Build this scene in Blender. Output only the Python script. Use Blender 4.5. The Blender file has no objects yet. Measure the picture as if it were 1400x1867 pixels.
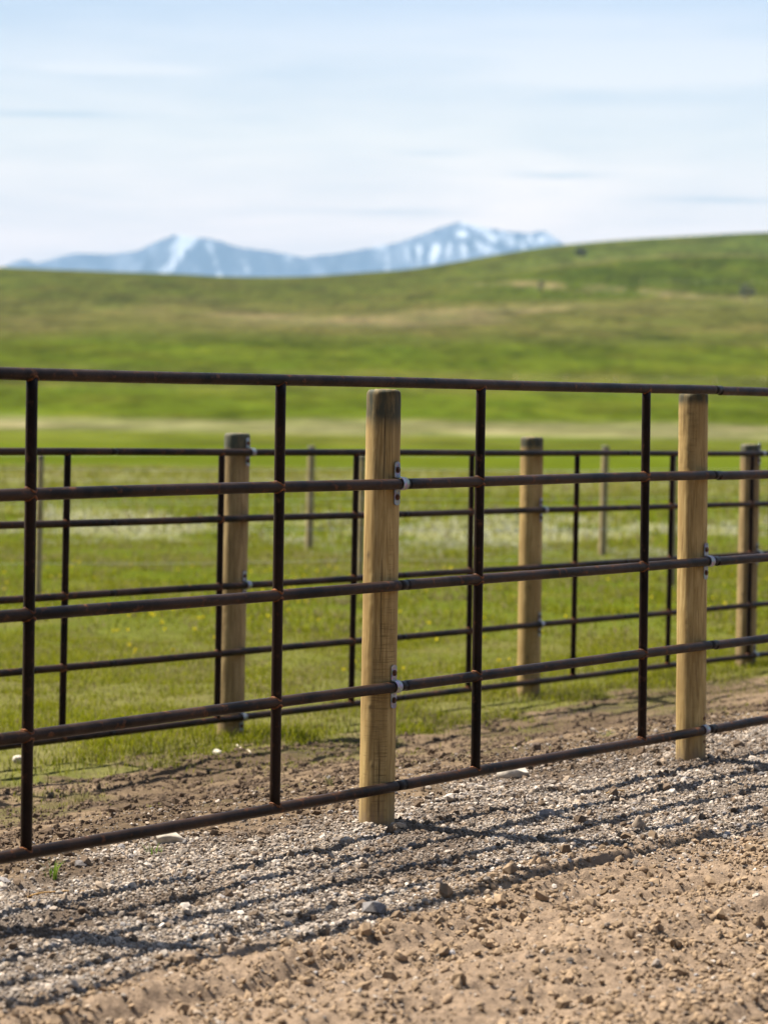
import bpy, bmesh, math, random
import numpy as np
from mathutils import Vector, Matrix

rng = np.random.default_rng(7)
random.seed(7)
sc = bpy.context.scene
COL = sc.collection
R = math.radians

# ------------------------------------------------------------------ helpers
def link(o, parent=None):
    COL.objects.link(o)
    if parent is not None:
        o.parent = parent
    return o

def tag(o, label=None, cat=None, group=None, kind=None):
    if label: o['label'] = label
    if cat: o['category'] = cat
    if group: o['group'] = group
    if kind: o['kind'] = kind
    return o

def empty(name, loc):
    o = bpy.data.objects.new(name, None)
    o.location = loc
    o.empty_display_size = 0.2
    return link(o)

def mesh_np(name, verts, faces, mat, cols=None, smooth=False, parent=None, mats=None, midx=None, extra=None):
    """verts (N,3); faces = list of int arrays (M,k)"""
    verts = np.asarray(verts, dtype=np.float32)
    if not isinstance(faces, list):
        faces = [faces]
    faces = [np.asarray(f, dtype=np.int32) for f in faces if len(f)]
    me = bpy.data.meshes.new(name)
    me.vertices.add(len(verts))
    me.vertices.foreach_set('co', verts.ravel())
    nl = sum(f.size for f in faces)
    nf = sum(len(f) for f in faces)
    me.loops.add(nl)
    me.polygons.add(nf)
    me.loops.foreach_set('vertex_index', np.concatenate([f.ravel() for f in faces]))
    tot = np.concatenate([np.full(len(f), f.shape[1], dtype=np.int32) for f in faces])
    st = np.concatenate([[0], np.cumsum(tot)[:-1]]).astype(np.int32)
    me.polygons.foreach_set('loop_start', st)
    me.polygons.foreach_set('loop_total', tot)
    if midx is not None:
        me.polygons.foreach_set('material_index', np.asarray(midx, dtype=np.int32))
    me.polygons.foreach_set('use_smooth', np.full(nf, bool(smooth)))
    me.update(calc_edges=True)
    if cols is not None:
        a = me.color_attributes.new('Col', 'FLOAT_COLOR', 'POINT')
        c = np.ones((len(verts), 4), dtype=np.float32)
        c[:, :cols.shape[1]] = cols
        a.data.foreach_set('color', c.ravel())
    if mats is None:
        mats = [mat]
    for m in mats:
        me.materials.append(m)
    me.validate()
    o = bpy.data.objects.new(name, me)
    return link(o, parent)

class MB:
    """collects pieces into one mesh"""
    def __init__(s):
        s.v = []; s.q = []; s.t = []; s.qm = []; s.tm = []; s.n = 0
    def add(s, v, quads=None, tris=None, m=0):
        v = np.asarray(v, float)
        if quads is not None and len(quads):
            q = np.asarray(quads) + s.n; s.q.append(q); s.qm += [m] * len(q)
        if tris is not None and len(tris):
            t = np.asarray(tris) + s.n; s.t.append(t); s.tm += [m] * len(t)
        s.v.append(v); s.n += len(v)
    def tube(s, pts, rad, seg=16, caps=True, m=0, closed=False):
        pts = np.asarray(pts, float); n = len(pts)
        rad = np.broadcast_to(np.asarray(rad, float), (n,))
        tan = np.gradient(pts, axis=0)
        if closed:
            tan = np.roll(pts, -1, 0) - np.roll(pts, 1, 0)
        tan /= np.linalg.norm(tan, axis=1)[:, None] + 1e-12
        ref = np.array([0, 0, 1.0]) if abs(tan[0, 2]) < 0.9 else np.array([1.0, 0, 0])
        vs = []
        u = np.cross(ref, tan[0]); u /= np.linalg.norm(u)
        a = np.linspace(0, 2 * np.pi, seg, endpoint=False)
        for i in range(n):
            u = u - tan[i] * np.dot(u, tan[i]); u /= np.linalg.norm(u)
            w = np.cross(tan[i], u)
            vs.append(pts[i] + rad[i] * (np.cos(a)[:, None] * u + np.sin(a)[:, None] * w))
        v = np.concatenate(vs)
        q = []
        rr = range(n if closed else n - 1)
        for i in rr:
            i2 = (i + 1) % n
            for k in range(seg):
                k2 = (k + 1) % seg
                q.append((i * seg + k, i * seg + k2, i2 * seg + k2, i2 * seg + k))
        t = []
        if caps and not closed:
            v = np.concatenate([v, pts[:1], pts[-1:]])
            c0, c1 = n * seg, n * seg + 1
            for k in range(seg):
                k2 = (k + 1) % seg
                t.append((c0, k2, k)); t.append((c1, (n - 1) * seg + k, (n - 1) * seg + k2))
        s.add(v, q, t, m)
    def build(s, name, mats, parent=None, smooth=True, cols=None):
        if not isinstance(mats, list): mats = [mats]
        faces = []; mi = []
        if s.q: faces.append(np.concatenate(s.q)); mi += s.qm
        if s.t: faces.append(np.concatenate(s.t)); mi += s.tm
        o = mesh_np(name, np.concatenate(s.v), faces, None, cols=cols, smooth=smooth, parent=parent, mats=mats, midx=mi)
        return o

def sharp(o, ang=35):
    bm = bmesh.new(); bm.from_mesh(o.data)
    for e in bm.edges:
        if len(e.link_faces) == 2 and e.calc_face_angle(0) > R(ang):
            e.smooth = False
    bm.to_mesh(o.data); bm.free()
    return o

# value noise
def _hash(ix, iy, seed):
    h = (ix.astype(np.int64) * 374761393 + iy.astype(np.int64) * 668265263 + seed * 1442695041) & 0xFFFFFFFF
    h = ((h ^ (h >> 13)) * 1274126177) & 0xFFFFFFFF
    h = h ^ (h >> 16)
    return (h & 0xFFFFFF) / float(0xFFFFFF)

def vnoise(x, y, seed=0):
    x = np.asarray(x, float); y = np.asarray(y, float)
    x, y = np.broadcast_arrays(x, y)
    ix = np.floor(x); iy = np.floor(y)
    fx = x - ix; fy = y - iy
    fx = fx * fx * fx * (fx * (fx * 6 - 15) + 10); fy = fy * fy * fy * (fy * (fy * 6 - 15) + 10)
    a = _hash(ix, iy, seed); b = _hash(ix + 1, iy, seed)
    c = _hash(ix, iy + 1, seed); d = _hash(ix + 1, iy + 1, seed)
    return (a * (1 - fx) + b * fx) * (1 - fy) + (c * (1 - fx) + d * fx) * fy

def fbm(x, y, seed=0, oct=4, gain=0.5):
    s = 0; amp = 1; tot = 0
    for o in range(oct):
        s = s + amp * vnoise(x * 2.03 ** o + o * 17.3, y * 2.03 ** o - o * 9.1, seed + o)
        tot += amp; amp *= gain
    return s / tot      # 0..1

def sstep(a, b, x):
    t = np.clip((x - a) / (b - a), 0, 1)
    return t * t * (3 - 2 * t)

def lerp(a, b, t):
    return a + (b - a) * t

# ------------------------------------------------------------------ camera
W, H, F = 1400.0, 1867.0, 4958.3
CAMZ = 1.603
ROLL = 0.0135
PITCH = math.atan((933.5 - 755.0) / F)
fwd = np.array([0, math.cos(PITCH), -math.sin(PITCH)])
dwn0 = np.array([0, -math.sin(PITCH), -math.cos(PITCH)])
rx = np.array([1.0, 0, 0])
cR, sR = math.cos(ROLL), math.sin(ROLL)
RT = cR * rx - sR * dwn0
DN = sR * rx + cR * dwn0
CAM = np.array([0, 0, CAMZ])

def unproj(px, py, Z):
    return CAM + Z * (fwd + RT * ((px - 700.0) / F) + DN * ((py - 933.5) / F))

def proj(p):
    d = np.asarray(p, float) - CAM
    z = d @ fwd
    return 700 + F * (d @ RT) / z, 933.5 + F * (d @ DN) / z

cam_d = bpy.data.cameras.new('camera')
cam_d.sensor_fit = 'HORIZONTAL'
cam_d.sensor_width = 24.0
cam_d.lens = 85.0
cam_d.clip_start = 0.1
cam_d.clip_end = 60000
cam_d.dof.use_dof = True
cam_d.dof.focus_distance = 10.75
cam_d.dof.aperture_fstop = 2.8
cam_d.dof.aperture_blades = 0
cam = link(bpy.data.objects.new('camera', cam_d))
M = Matrix.Identity(4)
for r in range(3):
    M[r][0] = RT[r]; M[r][1] = -DN[r]; M[r][2] = -fwd[r]; M[r][3] = CAM[r]
cam.matrix_world = M
sc.camera = cam

# ------------------------------------------------------------------ materials
def newmat(name):
    m = bpy.data.materials.new(name); m.use_nodes = True
    nt = m.node_tree; b = nt.nodes['Principled BSDF']
    return m, nt, b
def nd(nt, typ, **kw):
    n = nt.nodes.new(typ)
    for k, v in kw.items():
        if k in n.inputs: n.inputs[k].default_value = v
        else: setattr(n, k, v)
    return n
def L(nt, a, b): nt.links.new(a, b)
def ramp(nt, fac, stops, interp='LINEAR'):
    r = nt.nodes.new('ShaderNodeValToRGB'); r.color_ramp.interpolation = interp
    el = r.color_ramp.elements
    while len(el) < len(stops): el.new(0.5)
    for e, (p, c) in zip(el, stops):
        e.position = p; e.color = (*c, 1) if len(c) == 3 else c
    L(nt, fac, r.inputs[0]); return r.outputs[0]
def mix(nt, fac, a, b, typ='MIX'):
    n = nt.nodes.new('ShaderNodeMix'); n.data_type = 'RGBA'; n.blend_type = typ
    for s, v in ((n.inputs[0], fac), (n.inputs[6], a), (n.inputs[7], b)):
        if hasattr(v, 'is_linked'): L(nt, v, s)
        else: s.default_value = v if not isinstance(v, tuple) else ((*v, 1) if len(v) == 3 else v)
    return n.outputs[2]
def math_n(nt, op, a, b=None):
    n = nt.nodes.new('ShaderNodeMath'); n.operation = op
    for i, v in enumerate((a, b)):
        if v is None: continue
        if hasattr(v, 'is_linked'): L(nt, v, n.inputs[i])
        else: n.inputs[i].default_value = v
    return n.outputs[0]
def noise(nt, vec, scale, detail=4, rough=0.55, dist=0.0):
    n = nd(nt, 'ShaderNodeTexNoise', Scale=scale, Detail=detail, Roughness=rough, Distortion=dist)
    if vec is not None: L(nt, vec, n.inputs['Vector'])
    return n.outputs['Fac']
def coords(nt, kind='Object', scale=(1, 1, 1), loc=(0, 0, 0)):
    t = nt.nodes.new('ShaderNodeTexCoord'); m = nt.nodes.new('ShaderNodeMapping')
    m.inputs['Scale'].default_value = scale; m.inputs['Location'].default_value = loc
    L(nt, t.outputs[kind], m.inputs[0]); return m.outputs[0]
def bump(nt, b, h, strength=0.3, dist=0.01):
    n = nd(nt, 'ShaderNodeBump', Strength=strength, Distance=dist)
    L(nt, h, n.inputs['Height']); L(nt, n.outputs[0], b.inputs['Normal'])

# rusty pipe
def rust_mat(name, dark, brown, orange, amount):
    m, nt, b = newmat(name)
    v = coords(nt, 'Object')
    n1 = noise(nt, v, 3.5, 6, 0.65)
    n2 = noise(nt, v, 26, 5, 0.6)
    n3 = noise(nt, v, 160, 3, 0.6)
    base = ramp(nt, n1, [(0.38, dark), (0.58, brown)])
    spots = ramp(nt, n2, [(0.60 - amount, (0, 0, 0)), (0.74 - amount * .6, (1, 1, 1))])
    c = mix(nt, spots, base, orange)
    c = mix(nt, ramp(nt, n3, [(0.35, (0, 0, 0)), (0.7, (.5, .5, .5))]), c, dark)
    L(nt, c, b.inputs['Base Color'])
    L(nt, ramp(nt, n2, [(0.3, (.30,) * 3), (0.7, (.52,) * 3)]), b.inputs['Roughness'])
    b.inputs['Specular IOR Level'].default_value = 0.09
    bump(nt, b, n3, 0.25, 0.002)
    return m
M_PIPE = rust_mat('pipe_steel', (.006, .004, .003), (.042, .023, .0145), (.14, .055, .022), 0.015)
M_UP = rust_mat('upright_steel', (.006, .004, .003), (.022, .011, .007), (.08, .034, .016), 0.01)
M_SLEEVE = rust_mat('sleeve_steel', (.009, .008, .0075), (.016, .011, .009), (.04, .02, .012), 0.0)
M_WELD = rust_mat('weld_rust', (.05, .022, .012), (.16, .06, .025), (.33, .12, .035), 0.12)

m, nt, b = newmat('galvanised_strap'); M_GALV = m
v = coords(nt, 'Object')
vo = nd(nt, 'ShaderNodeTexVoronoi', Scale=90); L(nt, v, vo.inputs['Vector'])
n1 = noise(nt, v, 30, 4)
c = mix(nt, 0.35, ramp(nt, n1, [(.3, (.17, .175, .19)), (.7, (.33, .335, .35))]), vo.outputs['Color'], 'SOFT_LIGHT')
L(nt, c, b.inputs['Base Color'])
b.inputs['Metallic'].default_value = 0.6
b.inputs['Roughness'].default_value = 0.42
bump(nt, b, n1, 0.1, 0.002)

M_BOLT = rust_mat('bolt_rust', (.06, .03, .02), (.17, .075, .04), (.26, .11, .05), 0.06)

# wood posts: Col.r = top stain, Col.g = cracks and knots, Col.b = per post tone
def wood_mat(name, pale, mid, brown, stain):
    m, nt, b = newmat(name)
    at = nd(nt, 'ShaderNodeVertexColor', layer_name='Col')
    sep = nt.nodes.new('ShaderNodeSeparateColor'); L(nt, at.outputs[0], sep.inputs[0])
    oi = nt.nodes.new('ShaderNodeObjectInfo')
    tc = nt.nodes.new('ShaderNodeTexCoord')
    add = nd(nt, 'ShaderNodeVectorMath', operation='ADD')
    rv = nt.nodes.new('ShaderNodeCombineXYZ')
    rm = math_n(nt, 'MULTIPLY', oi.outputs['Random'], 37.0)
    for i in range(3): L(nt, rm, rv.inputs[i])
    L(nt, tc.outputs['Object'], add.inputs[0]); L(nt, rv.outputs[0], add.inputs[1])
    def mp(scale):
        mm = nt.nodes.new('ShaderNodeMapping'); mm.inputs['Scale'].default_value = scale
        L(nt, add.outputs[0], mm.inputs[0]); return mm.outputs[0]
    grain = noise(nt, mp((42, 42, 1.6)), 2.2, 6, 0.65, 0.7)
    big = noise(nt, mp((6, 6, 1.6)), 1.6, 4, 0.6)
    chat = noise(nt, mp((9, 9, 190)), 1.0, 4, 0.7, 0.5)       # peeling-knife chatter across the grain
    cmask = ramp(nt, noise(nt, mp((11, 11, .9)), 1.3, 3, 0.5), [(.50, (0, 0, 0)), (.62, (1, 1, 1))])
    c = ramp(nt, grain, [(.33, brown), (.48, mid), (.60, pale)])
    c = mix(nt, ramp(nt, big, [(.38, (0, 0, 0)), (.68, (.75,) * 3)]), c, brown)
    c = mix(nt, math_n(nt, 'MULTIPLY', cmask, ramp(nt, chat, [(.36, (.75,) * 3), (.50, (0, 0, 0))])), c, tuple(x * .62 for x in brown))
    sn = noise(nt, mp((16, 16, 4)), 2.0, 5, 0.65)
    sf = math_n(nt, 'MULTIPLY', sep.outputs[0], ramp(nt, sn, [(.28, (.55,) * 3), (.55, (1, 1, 1))]))
    c = mix(nt, sf, c, stain)
    c = mix(nt, math_n(nt, 'MULTIPLY', sep.outputs[2], .7), c, (.17, .12, .078))
    c = mix(nt, sep.outputs[1], c, (.022, .012, .007))
    L(nt, c, b.inputs['Base Color'])
    b.inputs['Roughness'].default_value = 0.75
    b.inputs['Specular IOR Level'].default_value = 0.25
    hh = math_n(nt, 'ADD', math_n(nt, 'MULTIPLY', grain, .8), math_n(nt, 'MULTIPLY', math_n(nt, 'MULTIPLY', chat, cmask), .7))
    bump(nt, b, hh, 0.42, 0.0028)
    return m
M_WOOD = wood_mat('peeled_pine', (.47, .328, .130), (.355, .236, .083), (.22, .136, .045), (.052, .052, .032))
M_WOODOLD = wood_mat('weathered_pine', (.41, .29, .13), (.30, .205, .085), (.18, .115, .047), (.07, .075, .05))
M_WOODGREY = wood_mat('grey_weathered_wood', (.46, .36, .19), (.36, .27, .135), (.23, .165, .08), (.1, .1, .08))

m, nt, b = newmat('galvanised_wire'); M_WIRE = m
L(nt, ramp(nt, noise(nt, coords(nt), 3, 3), [(.3, (.45, .45, .45)), (.7, (.62, .62, .6))]), b.inputs['Base Color'])
b.inputs['Metallic'].default_value = 0.6; b.inputs['Roughness'].default_value = 0.45

# ground
def ground_mat(name, fine, bstr, bdist, extra=False):
    m, nt, b = newmat(name)
    at = nd(nt, 'ShaderNodeVertexColor', layer_name='Col')
    v = coords(nt, 'Object')
    n1 = noise(nt, v, fine, 6, 0.7)
    n2 = noise(nt, v, fine * 6.3, 4, 0.7)
    k = ramp(nt, n1, [(.25, (.62, .62, .62)), (.75, (1.38, 1.38, 1.38))])
    k2 = ramp(nt, n2, [(.25, (.72, .72, .72)), (.75, (1.28, 1.28, 1.28))])
    c = mix(nt, 1.0, at.outputs[0], k, 'MULTIPLY')
    c = mix(nt, 1.0, c, k2, 'MULTIPLY')
    L(nt, c, b.inputs['Base Color'])
    b.inputs['Roughness'].default_value = 1.0
    b.inputs['Specular IOR Level'].default_value = 0.0
    hh = math_n(nt, 'ADD', n1, math_n(nt, 'MULTIPLY', n2, .5))
    bump(nt, b, hh, bstr, bdist)
    return m
M_ROAD = ground_mat('dirt_and_gravel', 22, 0.9, 0.02)
M_PAST = ground_mat('pasture_turf', 6, 0.6, 0.04)
M_HILL = ground_mat('hill_turf', 0.35, 0.5, 0.4)

def col_mat(name, rough=0.9, spec=0.15, nscale=None, transl=0.0):
    m, nt, b = newmat(name)
    at = nd(nt, 'ShaderNodeVertexColor', layer_name='Col')
    c = at.outputs[0]
    if nscale:
        n1 = noise(nt, coords(nt), nscale, 4, 0.65)
        c = mix(nt, 1.0, c, ramp(nt, n1, [(.25, (.7,) * 3), (.75, (1.3,) * 3)]), 'MULTIPLY')
        bump(nt, b, n1, 0.4, 0.003)
    L(nt, c, b.inputs['Base Color'])
    b.inputs['Roughness'].default_value = rough
    b.inputs['Specular IOR Level'].default_value = spec
    if transl > 0:
        tr = nt.nodes.new('ShaderNodeBsdfTranslucent'); L(nt, c, tr.inputs[0])
        ms = nt.nodes.new('ShaderNodeMixShader'); ms.inputs[0].default_value = transl
        out = nt.nodes['Material Output']
        L(nt, b.outputs[0], ms.inputs[1]); L(nt, tr.outputs[0], ms.inputs[2]); L(nt, ms.outputs[0], out.inputs[0])
    return m
M_STONE = col_mat('gravel_stone', 0.85, 0.25, 90)
M_CLOD = col_mat('soil_clod', 0.97, 0.05, 60)
M_ROCK = col_mat('field_rock', 0.9, 0.2, 25)
M_GRASS = col_mat('grass_blade', 0.8, 0.06, None, 0.42)
M_LEAF = col_mat('shrub_leaf', 0.7, 0.2, None, 0.25)
M_STRAW = col_mat('dry_straw', 0.8, 0.2)

# ------------------------------------------------------------------ fence lines (plan view)
HF = 1.6 * F     # five rails span 1.6 m
class FLine:
    def __init__(s, a, b):
        s.a, s.b = a, b
        p0 = s.plan(0); p1 = s.plan(1400)
        s.o = p0; d = p1 - p0; s.len = np.linalg.norm(d); s.d = d / s.len
        s.n = np.array([s.d[1], -s.d[0]])       # towards the road
    def Z(s, px): return HF / (s.a - s.b * px)
    def plan(s, px):
        w = unproj(px, 950.0, s.Z(px)); return w[:2]
    def S(s, px): return float((s.plan(px) - s.o) @ s.d)
    def at(s, S): return s.o + s.d * S
F1 = FLine(890.0, 0.2064)
F2 = FLine(538.0, 0.1229)

def st_coords(X, Y):
    dx = X - F1.o[0]; dy = Y - F1.o[1]
    return dx * F1.d[0] + dy * F1.d[1], dx * F1.n[0] + dy * F1.n[1]

# ------------------------------------------------------------------ terrain
PY = np.array([-50, 20, 60, 93, 150, 220, 300, 450, 600, 900, 1150, 1300, 1420, 1700, 2200, 4000, 32000.])
PZ = np.array([-.37, -.37, -.37, -.37, -.40, -.17, .7, 6.6, 15.5, 34, 57.5, 68, 70, 55, 20, -10, -40.])
RXX = np.array([-4000, -500, -183, -58, 0, 66, 105, 184, 400, 900, 4000.])
RXF = np.array([.93, 1.08, 1.033, .977, 1.022, 1.205, 1.275, 1.345, 1.58, 1.8, 1.8])
# smooth the profile
_yy = np.concatenate([np.linspace(-50, 100, 120), np.geomspace(101, 32000, 1000)])
_zz = np.interp(_yy, PY, PZ)
for _ in range(60):
    _z2 = _zz.copy(); _z2[1:-1] = (_zz[:-2] + 2 * _zz[1:-1] + _zz[2:]) / 4; _zz = _z2
_xx = np.linspace(-4000, 4000, 4001); _ff = np.interp(_xx, RXX, RXF)
for _ in range(200):
    _f2 = _ff.copy(); _f2[1:-1] = (_ff[:-2] + 2 * _ff[1:-1] + _ff[2:]) / 4; _ff = _f2

def zones(X, Y):
    """returns s,t and weights of road dirt, gravel, bare soil, grass"""
    s, t = st_coords(X, Y)
    w1 = (fbm(s * .55, t * 1.5, 11, 4) - .5)
    w2 = (fbm(s * 1.7, t * 2.3, 23, 4) - .5)
    w3 = (fbm(s * 4.5, t * 5.0, 31, 3) - .5)
    near = sstep(70, 40, Y)
    road = sstep(.75, 1.35, t + w1 * .9 + w2 * .5 + np.clip(s - 2.5, -2, 5) * -.06 - .05) * near
    grav = (1 - road) * sstep(-.62, -.28, t + w2 * .5 + w3 * .25) * near
    grass = sstep(-3.38, -3.72, t + w1 * .8 + w2 * .9 + w3 * .8)
    grass = np.maximum(grass, 1 - near)
    soil = np.clip(1 - road - grav - grass, 0, 1)
    return s, t, road, grav, soil, grass

def base_h(X, Y):
    z = np.interp(Y, _yy, _zz)
    k = sstep(420, 1250, Y)
    f = np.interp(X, _xx, _ff)
    z = np.where(Y < 2600, z * lerp(1.0, f, k), z)
    # soft undulation of the far hills
    far = sstep(150, 500, Y) * sstep(2600, 1600, Y)
    z = z + far * (fbm(X / 90., Y / 160., 71, 3) - .5) * 2.4 * sstep(150, 800, Y)
    return z

MOUNDS = [tuple(unproj(689, 1500, 10.79)[:2]), tuple(unproj(1259, 1380, 12.8)[:2])]   # gravel kicked up round the posts

def hgt(X, Y, detail=True):
    X = np.asarray(X, float); Y = np.asarray(Y, float)
    s, t = st_coords(X, Y)
    z = base_h(X, Y)
    near = sstep(70, 40, Y)
    # bank: the road and fence strip stand higher than the paddock
    up = sstep(-3.35, -.25, t)
    zb = lerp(0.0, .342, up) * near
    zb = zb - sstep(.2, 1.5, t) * .035 * near
    zb = zb + .006 * np.clip(s - 2.5, -8, 12) * up * near
    z = z + zb
    z = z + near * .045 * np.exp(-((t + 3.35 + (vnoise(s * .9, t * .2, 5) - .5) * .5) / .16) ** 2) * vnoise(s * 2.1, t, 6)
    if not detail:
        return z
    k = near * (Y < 60)
    _, _, road, grav, soil, grass = zones(X, Y)
    # wheel tracks and grader marks run along the fence
    wob = (fbm(s * .5, t * .3, 41, 3) - .5) * .25
    tr = fbm(s * .16, (t + wob) * 4.5, 42, 3) - .5
    lum = fbm(s * 5.5, t * 6.5, 43, 5, .55) - .5
    med = fbm(s * 1.6, t * 2.6, 44, 4) - .5
    fin = fbm(s * 21, t * 21, 47, 3, .6) - .5
    z = z + k * (road * (.12 * tr + .034 * lum + .03 * med + .026 * fin + .014 * (vnoise(s * 47, t * 47, 48) - .5))
                 + grav * (.022 * tr + .014 * lum + .016 * med + .008 * fin)
                 + soil * (.030 * tr + .030 * lum + .03 * med + .012 * fin)
                 + grass * (.05 * med + .02 * lum))
    for mx, my in MOUNDS:
        z = z + .020 * np.exp(-((X - mx) ** 2 + (Y - my) ** 2) / .15 ** 2) * (.6 + .8 * vnoise(X * 14, Y * 14, 58))
    # pressed holes and clumps on the gravel shoulder
    hole = sstep(.66, .80, fbm(s * 2.3, t * 5.0, 55, 3))
    z = z - k * grav * hole * .022
    return z

def ground_at(px, py, z0=6.0, z1=60.0):
    lo, hi = z0, z1
    for _ in range(50):
        mid = .5 * (lo + hi)
        p = unproj(px, py, mid)
        if p[2] > float(hgt(p[0], p[1])): lo = mid
        else: hi = mid
    p = unproj(px, py, .5 * (lo + hi))
    p[2] = float(hgt(p[0], p[1]))
    return p

# the land as one fan of rows, cut along its zones into road, pasture and hills
rows = [-2.0]
while rows[-1] < 30500:
    y = rows[-1]
    if y < 5.2: d = .12
    elif y < 13.5: d = .0165
    elif y < 24: d = .03
    elif y < 60: d = .15
    else: d = max(.4, (y) * .011)
    rows.append(y + d)
rows = np.array(rows)
ca = np.concatenate([-np.geomspace(.60, .17, 34)[:-1], np.linspace(-.17, .17, 460), np.geomspace(.17, .60, 34)[1:]])
OFF = 3.0
GX = ca[None, :] * (rows[:, None] + OFF); GY = np.repeat(rows[:, None], len(ca), 1)
GZ = hgt(GX, GY)
nr, nc = GX.shape
print('terrain', nr, nc)

def land_col(X, Y):
    s, t, road, grav, soil, grass = zones(X, Y)
    a = fbm(s * 1.3, t * 2.5, 81, 5); bn = fbm(s * 9, t * 9, 82, 4)
    cr = lerp(np.array([.185, .131, .088]), np.array([.268, .193, .130]), a[..., None])
    cg = lerp(np.array([.135, .105, .080]), np.array([.20, .160, .125]), a[..., None])
    cg = lerp(cg, np.array([.085, .062, .045]), (sstep(.50, .66, fbm(s * 1.5, t * 3.2, 92, 4)) * .8)[..., None])
    cs = lerp(np.array([.092, .065, .041]), np.array([.178, .126, .079]), sstep(.3, .7, fbm(s * 1.1, t * 1.8, 85, 5))[..., None])
    cs = lerp(cs, np.array([.095, .088, .032]), (sstep(.56, .72, fbm(s * 2.2, t * 3.1, 86, 4)) * sstep(-.9, -2.2, t) * .6)[..., None])
    for c0, ph in ((-3.12, 1), (-2.78, 2), (-2.42, 3), (-2.62, 4)):       # thin dark wavering lines along the soil strip, broken by noise
        q = np.exp(-((t - c0 - (fbm(s * .7, s * 0 + ph, 61 + ph, 3) - .5) * .45) / .035) ** 2) * sstep(.42, .60, fbm(s * .8, t * .5 + ph * 3, 66 + ph, 3))
        cs = lerp(cs, np.array([.055, .042, .034]), (q * .85)[..., None])
    return road, grav, soil, grass, cr, cg, cs

GREEN = np.array([.084, .110, .008]); DEEP = np.array([.064, .092, .006])
OLIVE = np.array([.112, .112, .024]); DRY = np.array([.205, .170, .078])
PALE = np.array([.30, .285, .15]); BRN = np.array([.133, .118, .036])

def turf_col(X, Y):
    """vegetation of pasture and hills: meadow strips, dry patches, brighter crop"""
    c = np.zeros(X.shape + (3,))
    n = fbm(X / 4.5, Y / 11., 101, 4); n2 = fbm(X / 26., Y / 60., 102, 4); n3 = fbm(X * .9, Y * .8, 103, 4)
    n4 = fbm(X / 60., Y / 190., 104, 4)
    c[...] = lerp(lerp(DEEP, GREEN, .45), lerp(GREEN, OLIVE, .4), n[..., None])
    c = lerp(c, BRN, (sstep(.5, .75, n3) * .5 * sstep(55, 25, Y))[..., None])
    def band(y0, y1, soft, colr, amt, wn=0.0, mask=1.0):
        nonlocal c
        Yw = Y * (1 + (n2 - .5) * wn)
        wgt = sstep(y0 * (1 - soft), y0 * (1 + soft), Yw) * sstep(y1 * (1 + soft), y1 * (1 - soft), Yw) * amt * mask
        c = lerp(c, colr, np.clip(wgt, 0, 1)[..., None])
    band(40, 56, .10, lerp(PALE, OLIVE, .35), .75, .25, sstep(.38, .6, fbm(X / 1.2, Y / 3.5, 111, 4)))
    band(56, 72, .10, GREEN, .8, .15)
    band(70, 98, .08, lerp(OLIVE, PALE, .45), .85, .2, .55 + .45 * sstep(.35, .6, n))
    band(98, 165, .06, GREEN, .9, .1)
    band(165, 215, .06, lerp(GREEN, OLIVE, .5), .8, .1)
    band(222, 306, .06, np.array([.200, .186, .090]), .75, .10, .72 + .28 * sstep(.3, .6, n))
    band(305, 420, .04, lerp(DEEP, GREEN, .75), .95, .12)
    band(420, 505, .05, lerp(GREEN, OLIVE, .55), .85, .14)
    band(505, 628, .03, lerp(GREEN, np.array([.104, .138, .005]), .5), 1.0, .07)
    band(640, 700, .04, lerp(DEEP, OLIVE, .6), .95, .08)
    band(700, 1500, .03, OLIVE, 1.0, .08)
    band(705, 960, .06, BRN, .75, .25, sstep(.36, .66, n4))
    band(770, 880, .03, lerp(DRY, BRN, .25), .9, .10, sstep(.44, .6, fbm(X / 75., Y / 60., 131, 4)) * sstep(-95, -30, X))
    band(980, 1500, .04, lerp(DEEP, OLIVE, .45), .8, .12)
    # darker and brighter strips on the right-hand hill
    rt = sstep(0, 75, X - (Y - 1000) * .12)
    yl = Y - (n4 - .5) * 40
    def rband(y0, y1, sf, colr, amt, mask=1.0):
        nonlocal c
        c = lerp(c, colr, (sstep(y0 - sf, y0 + sf, yl) * sstep(y1 + sf, y1 - sf, yl) * amt * rt * mask)[..., None])
    rband(930, 1098, 14, lerp(DEEP, GREEN, .25), .95)
    rband(1100, 1500, 8, lerp(GREEN, np.array([.10, .13, .04]), .6), .9)
    rband(1093, 1106, 4, lerp(DRY, OLIVE, .45), .6)
    q = np.exp(-((Y - (1000 - (X - 60) * 1.5) + (n - .5) * 22) / 13.) ** 2) * sstep(18, 50, X) * sstep(150, 105, X) * sstep(.30, .52, fbm(X / 14., Y / 50., 132, 3))
    c = lerp(c, DRY * 1.1, (q * .85)[..., None])
    # tussocks and thin places
    fr = sstep(60, 200, Y)
    c = lerp(c, OLIVE * (c.sum(-1, keepdims=True) / OLIVE.sum()), (.16 * sstep(250, 600, Y))[..., None])
    ma = fbm(X / 2.2, Y / 9., 141, 4); mb_ = fbm(X / 9., Y / 34., 142, 5, .6); mc_ = fbm(X / 35., Y / 45., 143, 4)
    k = 1 + fr * ((ma - .5) * .8 + (mb_ - .5) * 1.0 + (mc_ - .5) * .5)
    c = c * k[..., None]
    c = lerp(c, c * np.array([1.35, 1.12, 1.5]) , (fr * sstep(.52, .72, fbm(X / 13., Y / 28., 144, 5, .6)) * .6)[..., None])
    c = lerp(c, c * np.array([.72, .86, .7]), (fr * sstep(.54, .72, fbm(X / 16., Y / 30., 145, 5, .6)) * .6)[..., None])
    return c

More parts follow.
